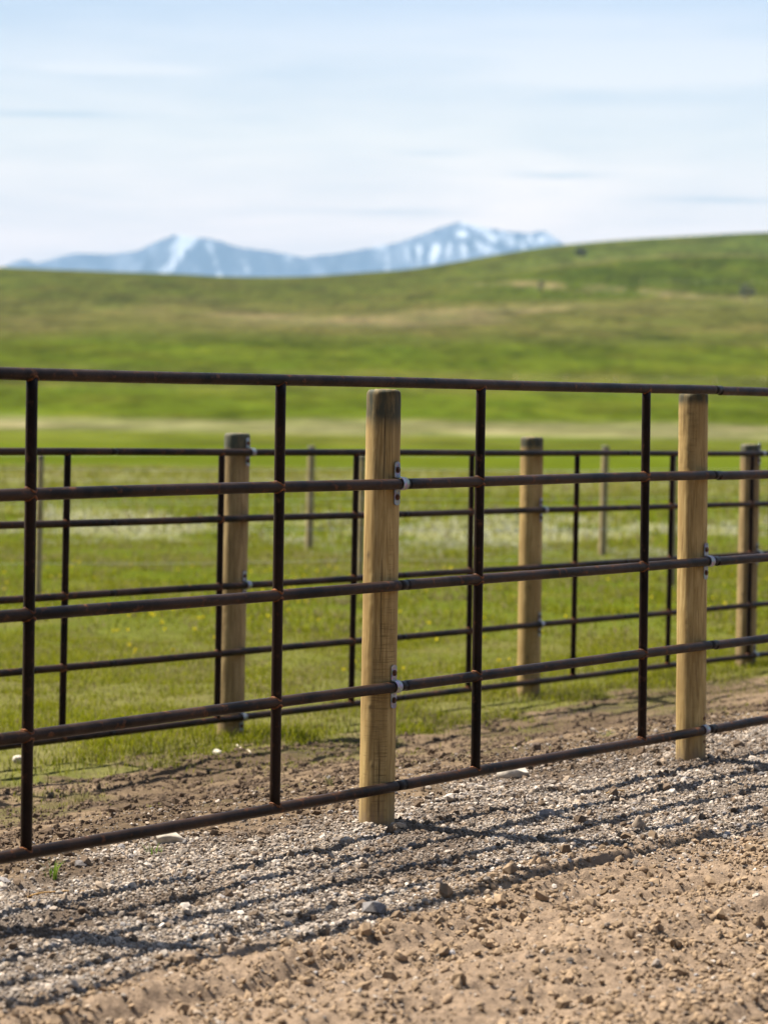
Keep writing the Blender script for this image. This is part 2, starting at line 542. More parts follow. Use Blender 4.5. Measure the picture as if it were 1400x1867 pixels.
_q = (GY > 600) & (GY < 2600)
_d = np.stack([GX, GY, GZ], -1) - CAM; _z = _d @ fwd
_px = 700 + F * (_d @ RT) / _z; _py = 933.5 + F * (_d @ DN) / _z
for _a in (0, 240, 480, 700, 950, 1100, 1250, 1400):
    _m = _q & (np.abs(_px - _a) < 6); print('ridge', _a, round(float(_py[_m].min()), 1))
road, grav, soil, grass, cr, cg, cs = land_col(GX, GY)
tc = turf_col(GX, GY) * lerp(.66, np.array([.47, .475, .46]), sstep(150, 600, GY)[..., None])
nearg = sstep(30, 14, GY)[..., None]
tcn = lerp(tc, lerp(np.array([.080, .082, .022]), np.array([.135, .112, .05]), fbm(GX * 2.2, GY * 2.2, 88, 4)[..., None]), nearg * .8)
GC = cr * road[..., None] + cg * grav[..., None] + cs * soil[..., None] + tcn * grass[..., None]
GV = np.stack([GX, GY, GZ], -1).reshape(-1, 3); GCf = GC.reshape(-1, 3)
ii, jj = np.meshgrid(np.arange(nr - 1), np.arange(nc - 1), indexing='ij')
i0 = (ii * nc + jj).ravel()
FA = np.stack([i0, i0 + 1, i0 + nc + 1, i0 + nc], -1)
fy = GV[FA].mean(1)
_, ft = st_coords(fy[:, 0], fy[:, 1])
isroad = (ft > -3.5) & (fy[:, 1] < 60)
ishill = fy[:, 1] > 300
def cut(name, mask, mat):
    f = FA[mask]; u, inv = np.unique(f.ravel(), return_inverse=True)
    o = mesh_np(name, GV[u], inv.reshape(-1, 4), mat, cols=GCf[u], smooth=True)
    return tag(o, kind='structure')
tag(cut('dirt_road', isroad, M_ROAD), 'tan dirt road with gravel shoulder and bare soil along the pipe fences', 'road')
tag(cut('pasture', ~isroad & ~ishill, M_PAST), 'flat green pasture behind the fences', 'pasture')
tag(cut('hills', ~isroad & ishill, M_HILL), 'rolling green and olive hills below the mountains', 'hills')

# ------------------------------------------------------------------ loose stones and clods (stuff)
def ico(sub):
    bm = bmesh.new(); bmesh.ops.create_icosphere(bm, subdivisions=sub, radius=1)
    v = np.array([x.co[:] for x in bm.verts]); f = np.array([[q.index for q in p.verts] for p in bm.faces]); bm.free()
    return v, f
ICO1 = ico(1); ICO2 = ico(2)

def rand_rot(n, tilt):
    yaw = rng.uniform(0, 2 * np.pi, n); ax = rng.normal(0, tilt, n); ay = rng.normal(0, tilt, n)
    cz, sz = np.cos(yaw), np.sin(yaw); cx, sx = np.cos(ax), np.sin(ax); cy, sy = np.cos(ay), np.sin(ay)
    o = np.zeros(n); e = np.ones(n)
    Rz = np.stack([np.stack([cz, -sz, o], -1), np.stack([sz, cz, o], -1), np.stack([o, o, e], -1)], 1)
    Rx = np.stack([np.stack([e, o, o], -1), np.stack([o, cx, -sx], -1), np.stack([o, sx, cx], -1)], 1)
    Ry = np.stack([np.stack([cy, o, sy], -1), np.stack([o, e, o], -1), np.stack([-sy, o, cy], -1)], 1)
    return Rx @ Ry @ Rz

def scatter(name, P, size, colr, mat, ico_, rough, flat, sink, tilt, smooth):
    V0, F0 = ico_
    K = 14
    var = []
    for k in range(K):
        v = V0 * (1 + rng.normal(0, rough, (len(V0), 1)))
        v = v * np.array([1.0, rng.uniform(.6, .95), rng.uniform(*flat)])
        var.append(v)
    var = np.array(var)
    n = len(P); kk = rng.integers(0, K, n)
    Rm = rand_rot(n, tilt)
    v = np.einsum('nij,nkj->nki', Rm, var[kk] * size[:, None, None])
    zoff = -v[:, :, 2].min(1) * (1 - sink) - size * .12 * sink
    v = v + P[:, None, :]; v[:, :, 2] += zoff[:, None] * .75
    f = (F0[None] + (np.arange(n) * len(V0))[:, None, None]).reshape(-1, 3)
    c = np.repeat(colr, len(V0), 0)
    o = mesh_np(name, v.reshape(-1, 3), f, mat, cols=c, smooth=smooth)
    return tag(o, kind='stuff')

def pts_region(n, y0, y1, am=.25):
    """even per square metre over the wedge in view"""
    Y = np.sqrt(rng.uniform((y0 + 1.5) ** 2, (y1 + 1.5) ** 2, n)) - 1.5
    X = rng.uniform(-am, am, n) * (Y + 1.5)
    return X, Y

# gravel
X, Y = pts_region(800000, 5.8, 15.5)
s, t, wr, wg, ws, wgr = zones(X, Y)
clump = (.35 + .65 * sstep(.3, .6, fbm(s * 2.6, t * 4.0, 91, 3))) * (1 - .5 * sstep(.50, .66, fbm(s * 1.5, t * 3.2, 92, 4)))
keep = rng.uniform(0, 1, len(X)) < np.clip(wg * 1.0 * clump + wr * .035 + ws * .05 * sstep(-2.5, -.3, t), 0, 1)
X, Y = X[keep], Y[keep]; s, t = st_coords(X, Y)
n = len(X)
size = np.clip(rng.lognormal(math.log(.0047), .46, n), .0025, .018)
pal = np.array([[.36, .32, .275], [.44, .40, .35], [.29, .25, .21], [.22, .19, .165], [.52, .48, .43], [.33, .27, .205], [.27, .265, .27], [.38, .31, .235]])
colr = pal[rng.choice(len(pal), n, p=[.2, .17, .16, .12, .08, .12, .07, .08])] * rng.uniform(.5, 1.35, (n, 1)) * np.array([.77, .71, .65])
damp = sstep(.50, .66, fbm(s * 1.5, t * 3.2, 92, 4)) * .6
colr = lerp(colr, colr * np.array([.55, .50, .46]) * .9, damp[:, None])
big_ = rng.uniform(0, 1, n) < .005
size = np.where(big_, size * rng.uniform(2.0, 3.4, n), size)
P = np.stack([X, Y, hgt(X, Y)], -1)
g = scatter('gravel', P, size, colr, M_STONE, ICO1, .16, (.4, .8), .35, .45, False)
tag(g, 'grey crushed gravel along the foot of the front fence', 'gravel')
print('gravel', n)

# soil crumbs and clods
X, Y = pts_region(330000, 5.6, 20.)
s, t, wr, wg, ws, wgr = zones(X, Y)
cl = sstep(.40, .66, fbm(s * 3.0, t * 5.5, 95, 4))
keep = rng.uniform(0, 1, len(X)) < np.clip(wr * (.22 + .75 * cl) + wg * .16 + ws * (.05 + .5 * cl) * sstep(20, 12, Y), 0, 1)
X, Y = X[keep], Y[keep]; s, t, wr, wg, ws, wgr = zones(X, Y)
n = len(X)
size = np.clip(rng.lognormal(math.log(.0058), .55, n), .003, .030)
tone = rng.uniform(.72, 1.12, (n, 1))
colr = (wr[:, None] * np.array([.255, .178, .110]) + wg[:, None] * np.array([.14, .10, .068]) + ws[:, None] * np.array([.115, .08, .053]) + wgr[:, None] * np.array([.12, .1, .06])) * tone
P = np.stack([X, Y, hgt(X, Y)], -1)
g = scatter('soil_clods', P, size, colr, M_CLOD, ICO1, .22, (.55, .95), .4, .6, False)
tag(g, 'tan crumbs and clods of dry earth on the road', 'clods')
print('crumbs', n)
# larger clods, rounder mesh
X, Y = pts_region(3300, 5.6, 18.)
s, t, wr, wg, ws, wgr = zones(X, Y)
cl = sstep(.42, .7, fbm(s * 2.0, t * 3.5, 97, 4))
keep = rng.uniform(0, 1, len(X)) < np.clip(wr * (.15 + .8 * cl) + wg * .16 + ws * .3 * cl, 0, 1)
X, Y = X[keep], Y[keep]; s, t, wr, wg, ws, wgr = zones(X, Y)
n = len(X)
size = np.clip(rng.lognormal(math.log(.0115), .40, n), .006, .030)
size = size * lerp(.62, 1., wr)
colr = (wr[:, None] * np.array([.225, .155, .096]) + wg[:, None] * np.array([.13, .092, .062]) + (ws + wgr)[:, None] * np.array([.095, .066, .045])) * rng.uniform(.7, 1.15, (n, 1))
P = np.stack([X, Y, hgt(X, Y)], -1)
g = scatter('earth_lumps', P, size, colr, M_CLOD, ICO2, .10, (.5, .85), .35, .5, True)
tag(g, 'larger lumps of dry brown earth scattered over road and soil', 'earth lumps')

# ------------------------------------------------------------------ grass (stuff)
def blades(P, hh, wd, colb, colt, lean):
    n = len(P)
    a = rng.uniform(0, 2 * np.pi, n); la = rng.uniform(0, 2 * np.pi, n)
    side = np.stack([np.cos(a), np.sin(a), np.zeros(n)], -1) * wd[:, None] * .5
    ld = np.stack([np.cos(la), np.sin(la), np.zeros(n)], -1) * (hh * lean)[:, None]
    up = np.array([0, 0, 1.0])
    b0 = P - up * .01
    m1 = P + up * (hh * .55)[:, None] + ld * .3
    tp = P + up * (hh * (1 - .25 * lean))[:, None] + ld
    v = np.stack([b0 - side, b0 + side, m1 + side * .75, m1 - side * .75, tp], 1)
    k = np.arange(n) * 5
    q = np.stack([k, k + 1, k + 2, k + 3], -1); t = np.stack([k + 3, k + 2, k + 4], -1)
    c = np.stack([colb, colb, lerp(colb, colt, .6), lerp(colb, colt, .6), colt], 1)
    return v.reshape(-1, 3), q, t, c.reshape(-1, 3)

GV_, GQ_, GT_, GC_ = [], [], [], []; gn = 0
def add_blades(P, hh, wd, cb, ct, lean):
    global gn
    v, q, t, c = blades(P, hh, wd, cb, ct, lean)
    GV_.append(v); GQ_.append(q + gn); GT_.append(t + gn); GC_.append(c); gn += len(v)

def grass_zone(n0, y0, y1, hm, wm, fn=None):
    X, Y = pts_region(n0, y0, y1, .215)
    s, t, wr, wg, ws, wgr = zones(X, Y)
    pn = fbm(X * 1.4, Y * 1.1, 201, 4); pn2 = fbm(X * .35, Y * .22, 202, 3); pf = fbm(X * 5, Y * 5, 203, 2)
    # lush strip at the edge of the paddock, thinner and patchier inside
    edge = sstep(-6.8, -4.0, t)
    dens = wgr * (.16 + .84 * sstep(.34, .60, pn)) * (.6 + .4 * edge) + ws * (.12 * sstep(.55, .7, fbm(s * 2.2, t * 3.1, 86, 4)) * sstep(-.9, -2.2, t) + .22 * sstep(-2.5, -3.5, t) * sstep(.4, .6, pn))
    keep = rng.uniform(0, 1, len(X)) < np.clip(dens, 0, 1)
    X, Y, pn, pn2, pf, edge, wgr = [q[keep] for q in (X, Y, pn, pn2, pf, edge, wgr)]
    n = len(X)
    h = hm * np.clip(rng.lognormal(-.1, .35, n), .35, 2.2) * (.55 + .9 * pn) * (.85 + .15 * edge) * lerp(.45, 1, wgr)
    w = wm * rng.uniform(.7, 1.3, n)
    gr = lerp(np.array([.120, .150, .006]), np.array([.315, .310, .016]), rng.uniform(0, 1, (n, 1)))
    dry = lerp(np.array([.20, .165, .065]), np.array([.33, .28, .14]), rng.uniform(0, 1, (n, 1)))
    isdry = rng.uniform(0, 1, n) < np.clip(.06 + .50 * sstep(.52, .68, pf) * (1 - edge) + .25 * sstep(.5, .7, pn2) + .45 * (1 - wgr), 0, .8)
    ct = np.where(isdry[:, None], dry, gr)
    band = sstep(36, 41, Y) * sstep(56, 48, Y) * sstep(.40, .58, fbm(X / 1.2, Y / 3.5, 111, 4))
    pale = rng.uniform(0, 1, n) < band * .55
    ct = np.where(pale[:, None], np.array([.52, .52, .38]) * rng.uniform(.7, 1.1, (n, 1)), ct)
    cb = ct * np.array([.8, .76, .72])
    P = np.stack([X, Y, hgt(X, Y)], -1)
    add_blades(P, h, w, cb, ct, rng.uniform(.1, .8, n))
grass_zone(400000, 11.5, 24, .047, .0050)
grass_zone(200000, 24, 42, .070, .011)
grass_zone(117000, 42, 95, .13, .028)
# dandelion heads: little yellow tufts among the grass
X, Y = pts_region(340, 20, 34, .16)
keep = (zones(X, Y)[5] > .8) & (fbm(X * .7, Y * .4, 211, 3) > .47)
X, Y = X[keep], Y[keep]
P0 = np.stack([X, Y, hgt(X, Y) + rng.uniform(.05, .10, len(X))], -1)
for k in range(5):
    n = len(X)
    yc = np.tile(np.array([[.72, .60, .04]]), (n, 1)) * rng.uniform(.8, 1.1, (n, 1))
    P = P0 + np.concatenate([rng.normal(0, .006, (n, 2)), np.zeros((n, 1))], 1)
    add_blades(P, np.full(n, .016), np.full(n, .018), yc, yc, np.full(n, .9))
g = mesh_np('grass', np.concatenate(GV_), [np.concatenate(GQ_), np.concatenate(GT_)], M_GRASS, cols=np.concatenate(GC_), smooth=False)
tag(g, 'short green grass with dry stalks and yellow flowers covering the paddock', 'grass', kind='stuff')
print('grass verts', gn)

# ------------------------------------------------------------------ pipe fences
RP = 0.0212      # rail radius
RU = 0.0200      # upright radius

def rail_fn(line, pts):
    """height of a rail along the fence from points seen on it"""
    S = []; z = []
    for px, py in pts:
        S.append(line.S(px)); z.append(unproj(px, py, line.Z(px))[2])
    return np.polyfit(S, z, 1)

def pipe_along(line, co, S0, S1, r, seg=24, dz=0.0):
    n = max(2, int(abs(S1 - S0) / .06) + 1)
    SS = np.linspace(S0, S1, n)
    p = np.stack([*(line.o[:, None] + line.d[:, None] * SS), np.polyval(co, SS) + dz + .0012 * np.sin(SS * 2.3 + co[1] * 9)], -1)
    return p

def make_post(name, base, top, r, mat, parent, seed, stain=.13, crack_az=None, label=None, cracks=2):
    rg = np.random.default_rng(seed)
    base = np.asarray(base, float); top = np.asarray(top, float)
    ax = top - base; Ln = np.linalg.norm(ax); ax /= Ln
    u = np.cross([0, 1.0, 0], ax); u /= np.linalg.norm(u); w = np.cross(ax, u)
    seg = 120; ns = int(Ln / .011)
    ang = np.linspace(0, 2 * np.pi, seg, endpoint=False)
    hh = np.linspace(0, Ln, ns)
    A, Hh = np.meshgrid(ang, hh)
    rad = np.full(A.shape, r)
    rad *= 1.02 - .03 * (Hh / Ln)
    # peeled facets
    nfc = 8; fa = np.sort(rg.uniform(0, 2 * np.pi, nfc))
    best = np.full(A.shape, -2.0)
    for k in fa:
        best = np.maximum(best, np.cos(A - k + .05 * np.sin(Hh * 2 + k * 5)))
    flat = np.minimum(1.0, .955 / np.maximum(best, .5))
    rad *= lerp(1.0, flat, .42)
    rad += r * .035 * (fbm(A * 1.2 + seed, Hh * 5, seed, 3) - .5)
    rad += .0016 * (vnoise(A * 3, Hh * 75, seed + 3) - .5) * sstep(.3, .6, vnoise(A * 1.3, Hh * 3, seed + 9))
    col = np.zeros(A.shape + (3,))
    d_top = Ln - Hh
    col[..., 0] = np.clip(np.exp(-(d_top / stain) ** 4) * 1.25 + .35 * np.exp(-(d_top / (stain * 3)) ** 2) * (vnoise(A * 2.5, Hh * 6, seed + 4)), 0, 1)
    col[..., 2] = np.clip(np.exp(-np.maximum(Hh - .14, 0) / .07) * (.35 + 1.1 * vnoise(A * 4, Hh * 30, seed + 15)), 0, 1)
    # drying cracks: real grooves
    for c in range(cracks):
        if crack_az is not None and c == 0: a0, h0, h1 = crack_az, .05 * Ln, .98 * Ln
        else: a0 = rg.uniform(0, 2 * np.pi); h0 = rg.uniform(0, .5) * Ln; h1 = h0 + rg.uniform(.2, .45) * Ln
        path = a0 + .22 * (fbm(Hh * 1.1 + c * 7, Hh * 0 + seed, seed + c, 3) - .5) + .05 * (vnoise(Hh * 14, Hh * 0, seed + c) - .5)
        dd = np.abs((A - path + np.pi) % (2 * np.pi) - np.pi)
        on = sstep(h0, h0 + .12, Hh) * sstep(h1, h1 - .12, Hh) * (sstep(.18, .32, vnoise(Hh * 3.1, Hh * 0 + c, seed + 21 + c)) if c == 0 and crack_az is not None else sstep(.28, .42, vnoise(Hh * 3.1, Hh * 0 + c, seed + 21 + c)))
        g = np.exp(-(dd / .030) ** 2) * on
        rad -= g * .004
        col[..., 1] = np.maximum(col[..., 1], np.exp(-(dd / .025) ** 2) * on * .9)
    # knots
    for c in range(7):
        a0 = rg.uniform(0, 2 * np.pi); h0 = rg.uniform(.08, .95) * Ln; kr = rg.uniform(.006, .012)
        dd = np.abs((A - a0 + np.pi) % (2 * np.pi) - np.pi) * r
        q = np.exp(-((dd / kr) ** 2 + ((Hh - h0) / (kr * 1.3)) ** 2))
        col[..., 1] = np.maximum(col[..., 1], q * .6); rad += q * .0015
    # worn rim
    rim = np.clip(1 - d_top / .018, 0, 1)
    rad *= 1 - .10 * rim ** 2 * (1 + .6 * (vnoise(A * 4, A * 0, seed + 8) - .5))
    P = base + ax * Hh[..., None] + u * (rad * np.cos(A))[..., None] + w * (rad * np.sin(A))[..., None]
    # end grain: rings inward, slightly rough
    capr = [.8, .55, .3, .12]
    caps = []
    capc = []
    rl = rad[-1]
    for f in capr:
        zz = .004 * (1 - f) + .005 * (vnoise(ang * 3 * f + 5, ang * 0 + f * 9, seed + 12) - .5)
        caps.append(top + u * (rl * f * np.cos(ang))[:, None] + w * (rl * f * np.sin(ang))[:, None] + ax * zz[:, None])
        cc = np.zeros((seg, 3)); cc[:, 0] = .12 + .2 * vnoise(ang * 5, ang * 0 + f * 20, seed); capc.append(cc)
    V = np.concatenate([P.reshape(-1, 3)] + caps + [[top + ax * .004]])
    C = np.concatenate([col.reshape(-1, 3)] + capc + [[[.2, .1, 0]]])
    nrw = ns + len(capr)
    I, J = np.meshgrid(np.arange(nrw - 1), np.arange(seg), indexing='ij')
    J2 = (J + 1) % seg
    Q = np.stack([I * seg + J, I * seg + J2, (I + 1) * seg + J2, (I + 1) * seg + J], -1).reshape(-1, 4)
    k = np.arange(seg)
    T = np.stack([(nrw - 1) * seg + k, (nrw - 1) * seg + (k + 1) % seg, np.full(seg, nrw * seg)], -1)
    org = parent.location if parent is not None else Vector((0, 0, 0))
    o = mesh_np(name, V - np.array(org), [Q, T], mat, cols=C, smooth=True, parent=parent)
    if label: o['label'] = label
    return o

def strap(parent, c, line, org, off=0.0):
    """two-hole pipe strap round the rail at point c, feet on the post"""
    d = np.array([line.d[0], line.d[1], 0]); n = np.array([line.n[0], line.n[1], 0]); up = np.array([0, 0, 1.0])
    Ro = RP + .0014; th = .0032; wd = .036; foot = .050
    x0 = -RP - min(max(off, -.012), .012) + .0025
    prof = [(x0, Ro + .004 + foot), (x0, Ro + .0045), (x0 + .002, Ro + .0015)]
    for a in np.linspace(R(105), R(-105), 19):
        pass
    prof += [(-.006, Ro)]
    prof += [(Ro * math.cos(a), Ro * math.sin(a)) for a in np.linspace(R(90), R(-90), 15)]
    prof += [(-.006, -Ro)]
    prof += [(x0 + .002, -Ro - .0015), (x0, -Ro - .0045), (x0, -Ro - .004 - foot)]
    prof = np.array(prof)
    tn = np.gradient(prof, axis=0); tn /= np.linalg.norm(tn, axis=1)[:, None]
    nrm = np.stack([-tn[:, 1], tn[:, 0]], -1)     # outward
    nrm[prof[:, 0] <= x0 + 1e-6] = (1, 0)
    out = prof + nrm * th
    mb = MB(); k = len(prof); V = []
    # rounded foot ends: narrow the first and last rows
    wf = np.ones(k); 
    for side in (-.5, .5):
        for pr in (prof, out):
            for i in range(k):
                V.append(c + d * (side * wd * wf[i]) + n * pr[i, 0] + up * pr[i, 1])
    V = np.array(V)
    idx = lambda s, l, i: (s * 2 + l) * k + i
    Q = []
    for i in range(k - 1):
        Q.append((idx(0, 1, i), idx(0, 1, i + 1), idx(1, 1, i + 1), idx(1, 1, i)))
        Q.append((idx(0, 0, i), idx(1, 0, i), idx(1, 0, i + 1), idx(0, 0, i + 1)))
        Q.append((idx(0, 0, i), idx(0, 0, i + 1), idx(0, 1, i + 1), idx(0, 1, i)))
        Q.append((idx(1, 0, i), idx(1, 1, i), idx(1, 1, i + 1), idx(1, 0, i + 1)))
    for i in (0, k - 1):
        Q.append((idx(0, 0, i), idx(0, 1, i), idx(1, 1, i), idx(1, 0, i)))
    mb.add(V - org, Q)
    # half-round tips
    for sg in (1, -1):
        a = np.linspace(0, np.pi, 9)
        zc = sg * (Ro + .004 + foot)
        lo = [c + d * (wd * .5 * math.cos(q)) + up * (zc + sg * .010 * math.sin(q)) + n * x0 for q in a]
        hi = [p + n * th for p in lo]
        v = np.array(lo + hi) - org; kk = 9
        q = [(i, i + 1, kk + i + 1, kk + i) for i in range(kk - 1)]
        t = [(kk, kk + i, kk + i + 1) for i in range(1, kk - 1)]
        mb.add(v, q, t)
    so = mb.build('strap', M_GALV, parent, smooth=True); sharp(so, 40)
    for sg in (1, -1):
        bb = MB()
        cb = c + up * sg * (Ro + .004 + foot * .55) + n * (x0 + th)
        # washer and hex head
        for rr, z0, z1, sgn in ((.0125, 0, .0025, 20), (.0080, .0025, .0085, 6)):
            a = np.linspace(0, 2 * np.pi, sgn, endpoint=False) + .3
            ring = lambda zz, rad: [cb + n * zz + (d * math.cos(q) + up * math.sin(q)) * rad for q in a]
            v = np.array(ring(z0, rr) + ring(z1, rr) + [cb + n * z1]) - org
            q = [(i, (i + 1) % sgn, sgn + (i + 1) % sgn, sgn + i) for i in range(sgn)]
            t = [(sgn + i, sgn + (i + 1) % sgn, 2 * sgn) for i in range(sgn)]
            bb.add(v, q, t)
        sharp(bb.build('bolt', M_BOLT, so, smooth=True), 30)
    return so

def make_fence(line, name, label, cat, rails, joints, Sends, ups, posts, group=None, dzpanel=None, skip_top=-1):
    mid = line.at(line.S(700))
    org = np.array([mid[0], mid[1], float(hgt(mid[0], mid[1]))])
    root = empty(name, org); tag(root, label, cat)
    cos = [rail_fn(line, r) for r in rails]
    SJ = [Sends[0]] + [line.S(px) if not isinstance(px, tuple) else px[0] for px in joints] + [Sends[1]]
    half = .030
    for p in range(len(SJ) - 1):
        for ri, co in enumerate(cos):
            if ri == 0 and p == skip_top: continue          # the top rail runs on unbroken here
            e = p + 1 + (1 if ri == 0 and p + 1 == skip_top else 0)
            a = SJ[p] + (half if p > 0 else 0); b_ = SJ[e] - (half if e < len(SJ) - 1 else 0)
            dz = (dzpanel[p] if dzpanel else 0)
            mb = MB(); mb.tube(pipe_along(line, co, a, b_, RP, dz=dz) - org, RP, 24)
            ro = mb.build('rail', M_PIPE, root); sharp(ro, 50)
            if e < len(SJ) - 1:
                mb = MB()
                P = pipe_along(line, co, b_ - .01, b_ + 2 * half + .01, RP)
                mb.tube(P - org, RP * .955, 24)
                mb.build('sleeve', M_SLEEVE, ro)
    zr = [lambda S, co=co: float(np.polyval(co, S)) for co in cos]
    d3 = np.array([line.d[0], line.d[1], 0]); n3 = np.array([line.n[0], line.n[1], 0])
    for pt, pb in ups:
        St, Sb = line.S(pt), line.S(pb)
        # plan position of the pixel at the right depth for top and bottom
        def onrail(px, z_guess, fz):
            # find S whose rail point projects to px
            lo, hi = Sends[0] - 3, Sends[1] + 3
            for _ in range(50):
                mm = .5 * (lo + hi); q = line.at(mm)
                if proj((q[0], q[1], fz(mm)))[0] < px: lo = mm
                else: hi = mm
            return mm
        St = onrail(pt, 0, zr[0]); Sb = onrail(pb, 0, zr[4])
        if abs(St - Sb) > .03: Sb = St + .03 * np.sign(Sb - St)
        qt, qb = line.at(St), line.at(Sb)
        T = np.array([qt[0], qt[1], zr[0](St)]); B = np.array([qb[0], qb[1], zr[4](Sb)])
        mb = MB()
        mb.tube(np.linspace(B, T, 30) - org, RU, 24)
        # weld beads along the coped joints
        for ri in range(5):
            zc = zr[ri](lerp(Sb, St, (4 - ri) / 4.0)); fr = (zc - B[2]) / (T[2] - B[2])
            cpt = B + (T - B) * fr
            for sg in (1, -1):
                if ri == 0 and sg == 1: continue
                if ri == 4 and sg == -1: continue
                ph = np.linspace(0, 2 * np.pi, 40, endpoint=False)
                zo = sg * np.sqrt(np.maximum(RP ** 2 - (RU * np.sin(ph)) ** 2, 0) + 1e-6)
                pts = cpt + d3 * (RU * np.cos(ph))[:, None] + n3 * (RU * np.sin(ph))[:, None] + np.array([0, 0, 1]) * zo[:, None]
                rr = .0038 + .0016 * rng.uniform(-1, 1, 40)
                mb.tube(pts - org, rr, 6, m=1, closed=True)
        uo = mb.build('upright', [M_UP, M_WELD], root)
    for pi, pd in enumerate(posts):
        r = pd['r']; target = pd['mid']
        # slide the post along the fence until it stands where it should
        lo, hi = Sends[0] - 2, Sends[1] + 2
        zm = .5 * (zr[0](0) + zr[4](0))
        for _ in range(50):
            mm = .5 * (lo + hi); q = line.at(mm) - line.n * (r + RP)
            if proj((q[0], q[1], zm))[0] < target: lo = mm
            else: hi = mm
        q = line.at(mm) - line.n * (r + RP)
        Zp = (np.array([q[0], q[1], zm]) - CAM) @ fwd
        top = unproj(*pd['top'], Zp); bas = unproj(*pd['base'], Zp)
        gz = float(hgt(bas[0], bas[1]))
        print(name, 'post', pi, 'Z', round(Zp, 2), 'base z', round(bas[2], 3), 'ground', round(gz, 3))
        ax = (top - bas) / (top[2] - bas[2])
        foot = bas + ax * (min(gz, bas[2]) - .12 - bas[2])
        po = make_post('post', foot, top, r, pd.get('mat', M_WOOD), root, 300 + pi * 13 + int(r * 1e4), pd.get('stain', .1), pd.get('crack'), pd.get('label'))
        for ri in pd['clamps']:
            zc = zr[ri](mm); cen = bas + ax * (zc - bas[2])
            Sx = float((cen[:2] - line.o) @ line.d)
            off = float((line.at(Sx) - cen[:2]) @ line.n) - (r + RP)
            cp = line.at(Sx)
            strap(root, np.array([cp[0], cp[1], zr[ri](Sx)]), line, org, off)
    return root

S1 = lambda px: F1.S(px)
# front fence ----------------------------------------------------------------
rails1 = [
    [(0, 682), (475, 691), (925, 701), (1165, 708), (1400, 714)],
    [(0, 903), (500, 890), (743, 879.5), (950, 876), (1180, 866), (1400, 865)],
    [(0, 1126), (500, 1087), (950, 1049), (1400, 1016)],
    [(0, 1352), (500, 1282), (950, 1223), (1400, 1164)],
    [(0, 1572), (500, 1480), (900, 1400), (1400, 1315)]]
posts1 = [
    dict(mid=692, top=(699.5, 711), base=(686, 1508), r=.0700, clamps=(1, 3), stain=.13, crack=R(-83)),
    dict(mid=1261, top=(1264, 716), base=(1259, 1386), r=.0705, clamps=(2, 4), stain=.05),
    dict(mid=-150, top=(-146, 700), base=(-158, 1695), r=.070, clamps=(1, 3), stain=.07),
    dict(mid=1640, top=(1646, 722), base=(1636, 1295), r=.070, clamps=(1, 3), stain=.07)]
ups1 = [(-497, -509), (58.5, 47.5), (512, 501), (877, 866.5), (1178.5, 1170), (1432, 1423), (1642, 1634)]
f1 = make_fence(F1, 'pipe_fence', 'rusty brown five rail pipe fence in front, strapped to wooden posts at the gravel edge', 'fence',
                rails1, [735, 1302], (S1(-560), S1(1800)), ups1, posts1, dzpanel=[0, 0, -.004], skip_top=1)
# rear fence -----------------------------------------------------------------
S2 = lambda px: F2.S(px)
rails2 = [
    [(0, 823), (450, 824), (950, 826), (1400, 827)],
    [(0, 957), (500, 945), (925, 932), (1400, 918)],
    [(0, 1092), (480, 1068), (950, 1038), (1400, 1007)],
    [(0, 1228), (500, 1186), (925, 1145), (1400, 1101)],
    [(0, 1361), (500, 1307), (925, 1250), (1400, 1193)]]
posts2 = [
    dict(mid=428, top=(433, 790), base=(420, 1345), r=.080, clamps=(0, 2, 4), stain=.11, mat=M_WOODOLD),
    dict(mid=967, top=(970, 797), base=(963.5, 1275), r=.082, clamps=(1, 3), stain=.07),
    dict(mid=1363, top=(1368, 810), base=(1359, 1222), r=.080, clamps=(0, 2, 4), stain=.09, mat=M_WOODOLD),
    dict(mid=-340, top=(-334, 785), base=(-346, 1440), r=.080, clamps=(1, 3), stain=.09)]
ups2 = [(-215, -226), (123.5, 113), (404.5, 395.5), (650, 640), (860.5, 853.5), (1052.5, 1044), (1226, 1216.5), (1371.5, 1363.5), (1512, 1504)]
f2 = make_fence(F2, 'pipe_fence', 'second rusty pipe fence behind the first, standing at the edge of the grass', 'fence',
                rails2, [205, 738, 1142], (S2(-420), S2(1650)), ups2, posts2, skip_top=2)

# ------------------------------------------------------------------ wire fences in the pasture
def wire_fence(name, label, posts, r, mat, wires):
    p0 = unproj(posts[0][0], posts[0][1], posts[0][4])
    org = np.array([p0[0], p0[1], float(hgt(p0[0], p0[1]))])
    root = empty(name, org); tag(root, label, 'fence')
    tops, bots = [], []
    for k, (xt, yt, xb, yb, Z) in enumerate(posts):
        t_ = unproj(xt, yt, Z); b_ = unproj(xb, yb, Z)
        gz = float(hgt(b_[0], b_[1])); ax = (t_ - b_) / (t_[2] - b_[2])
        b_ = b_ + ax * (gz - b_[2]); tops.append(t_); bots.append(b_)
        make_post('post', b_ - ax * .15, t_, r, mat, root, 900 + k + int(r * 1e4), .05, cracks=1)
    tops = np.array(tops); bots = np.array(bots)
    for f in wires:
        P = bots + (tops - bots) * f
        dirv = P[-1] - P[0]; dirv /= np.linalg.norm(dirv)
        sp = []
        P = P + np.array([dirv[1], -dirv[0], 0]) * (r + .002)
        full = [P[0] - dirv * 12] + list(P) + [P[-1] + dirv * 12]
        for a, b_ in zip(full[:-1], full[1:]):
            for q in np.linspace(0, 1, 9)[:-1]:
                pt = a + (b_ - a) * q; pt = pt - np.array([0, 0, .02 * 4 * q * (1 - q)]); sp.append(pt)
        sp.append(full[-1])
        mb = MB(); mb.tube(np.array(sp) - org, .0022, 6, caps=False); mb.build('wire', M_WIRE, root)
    return root
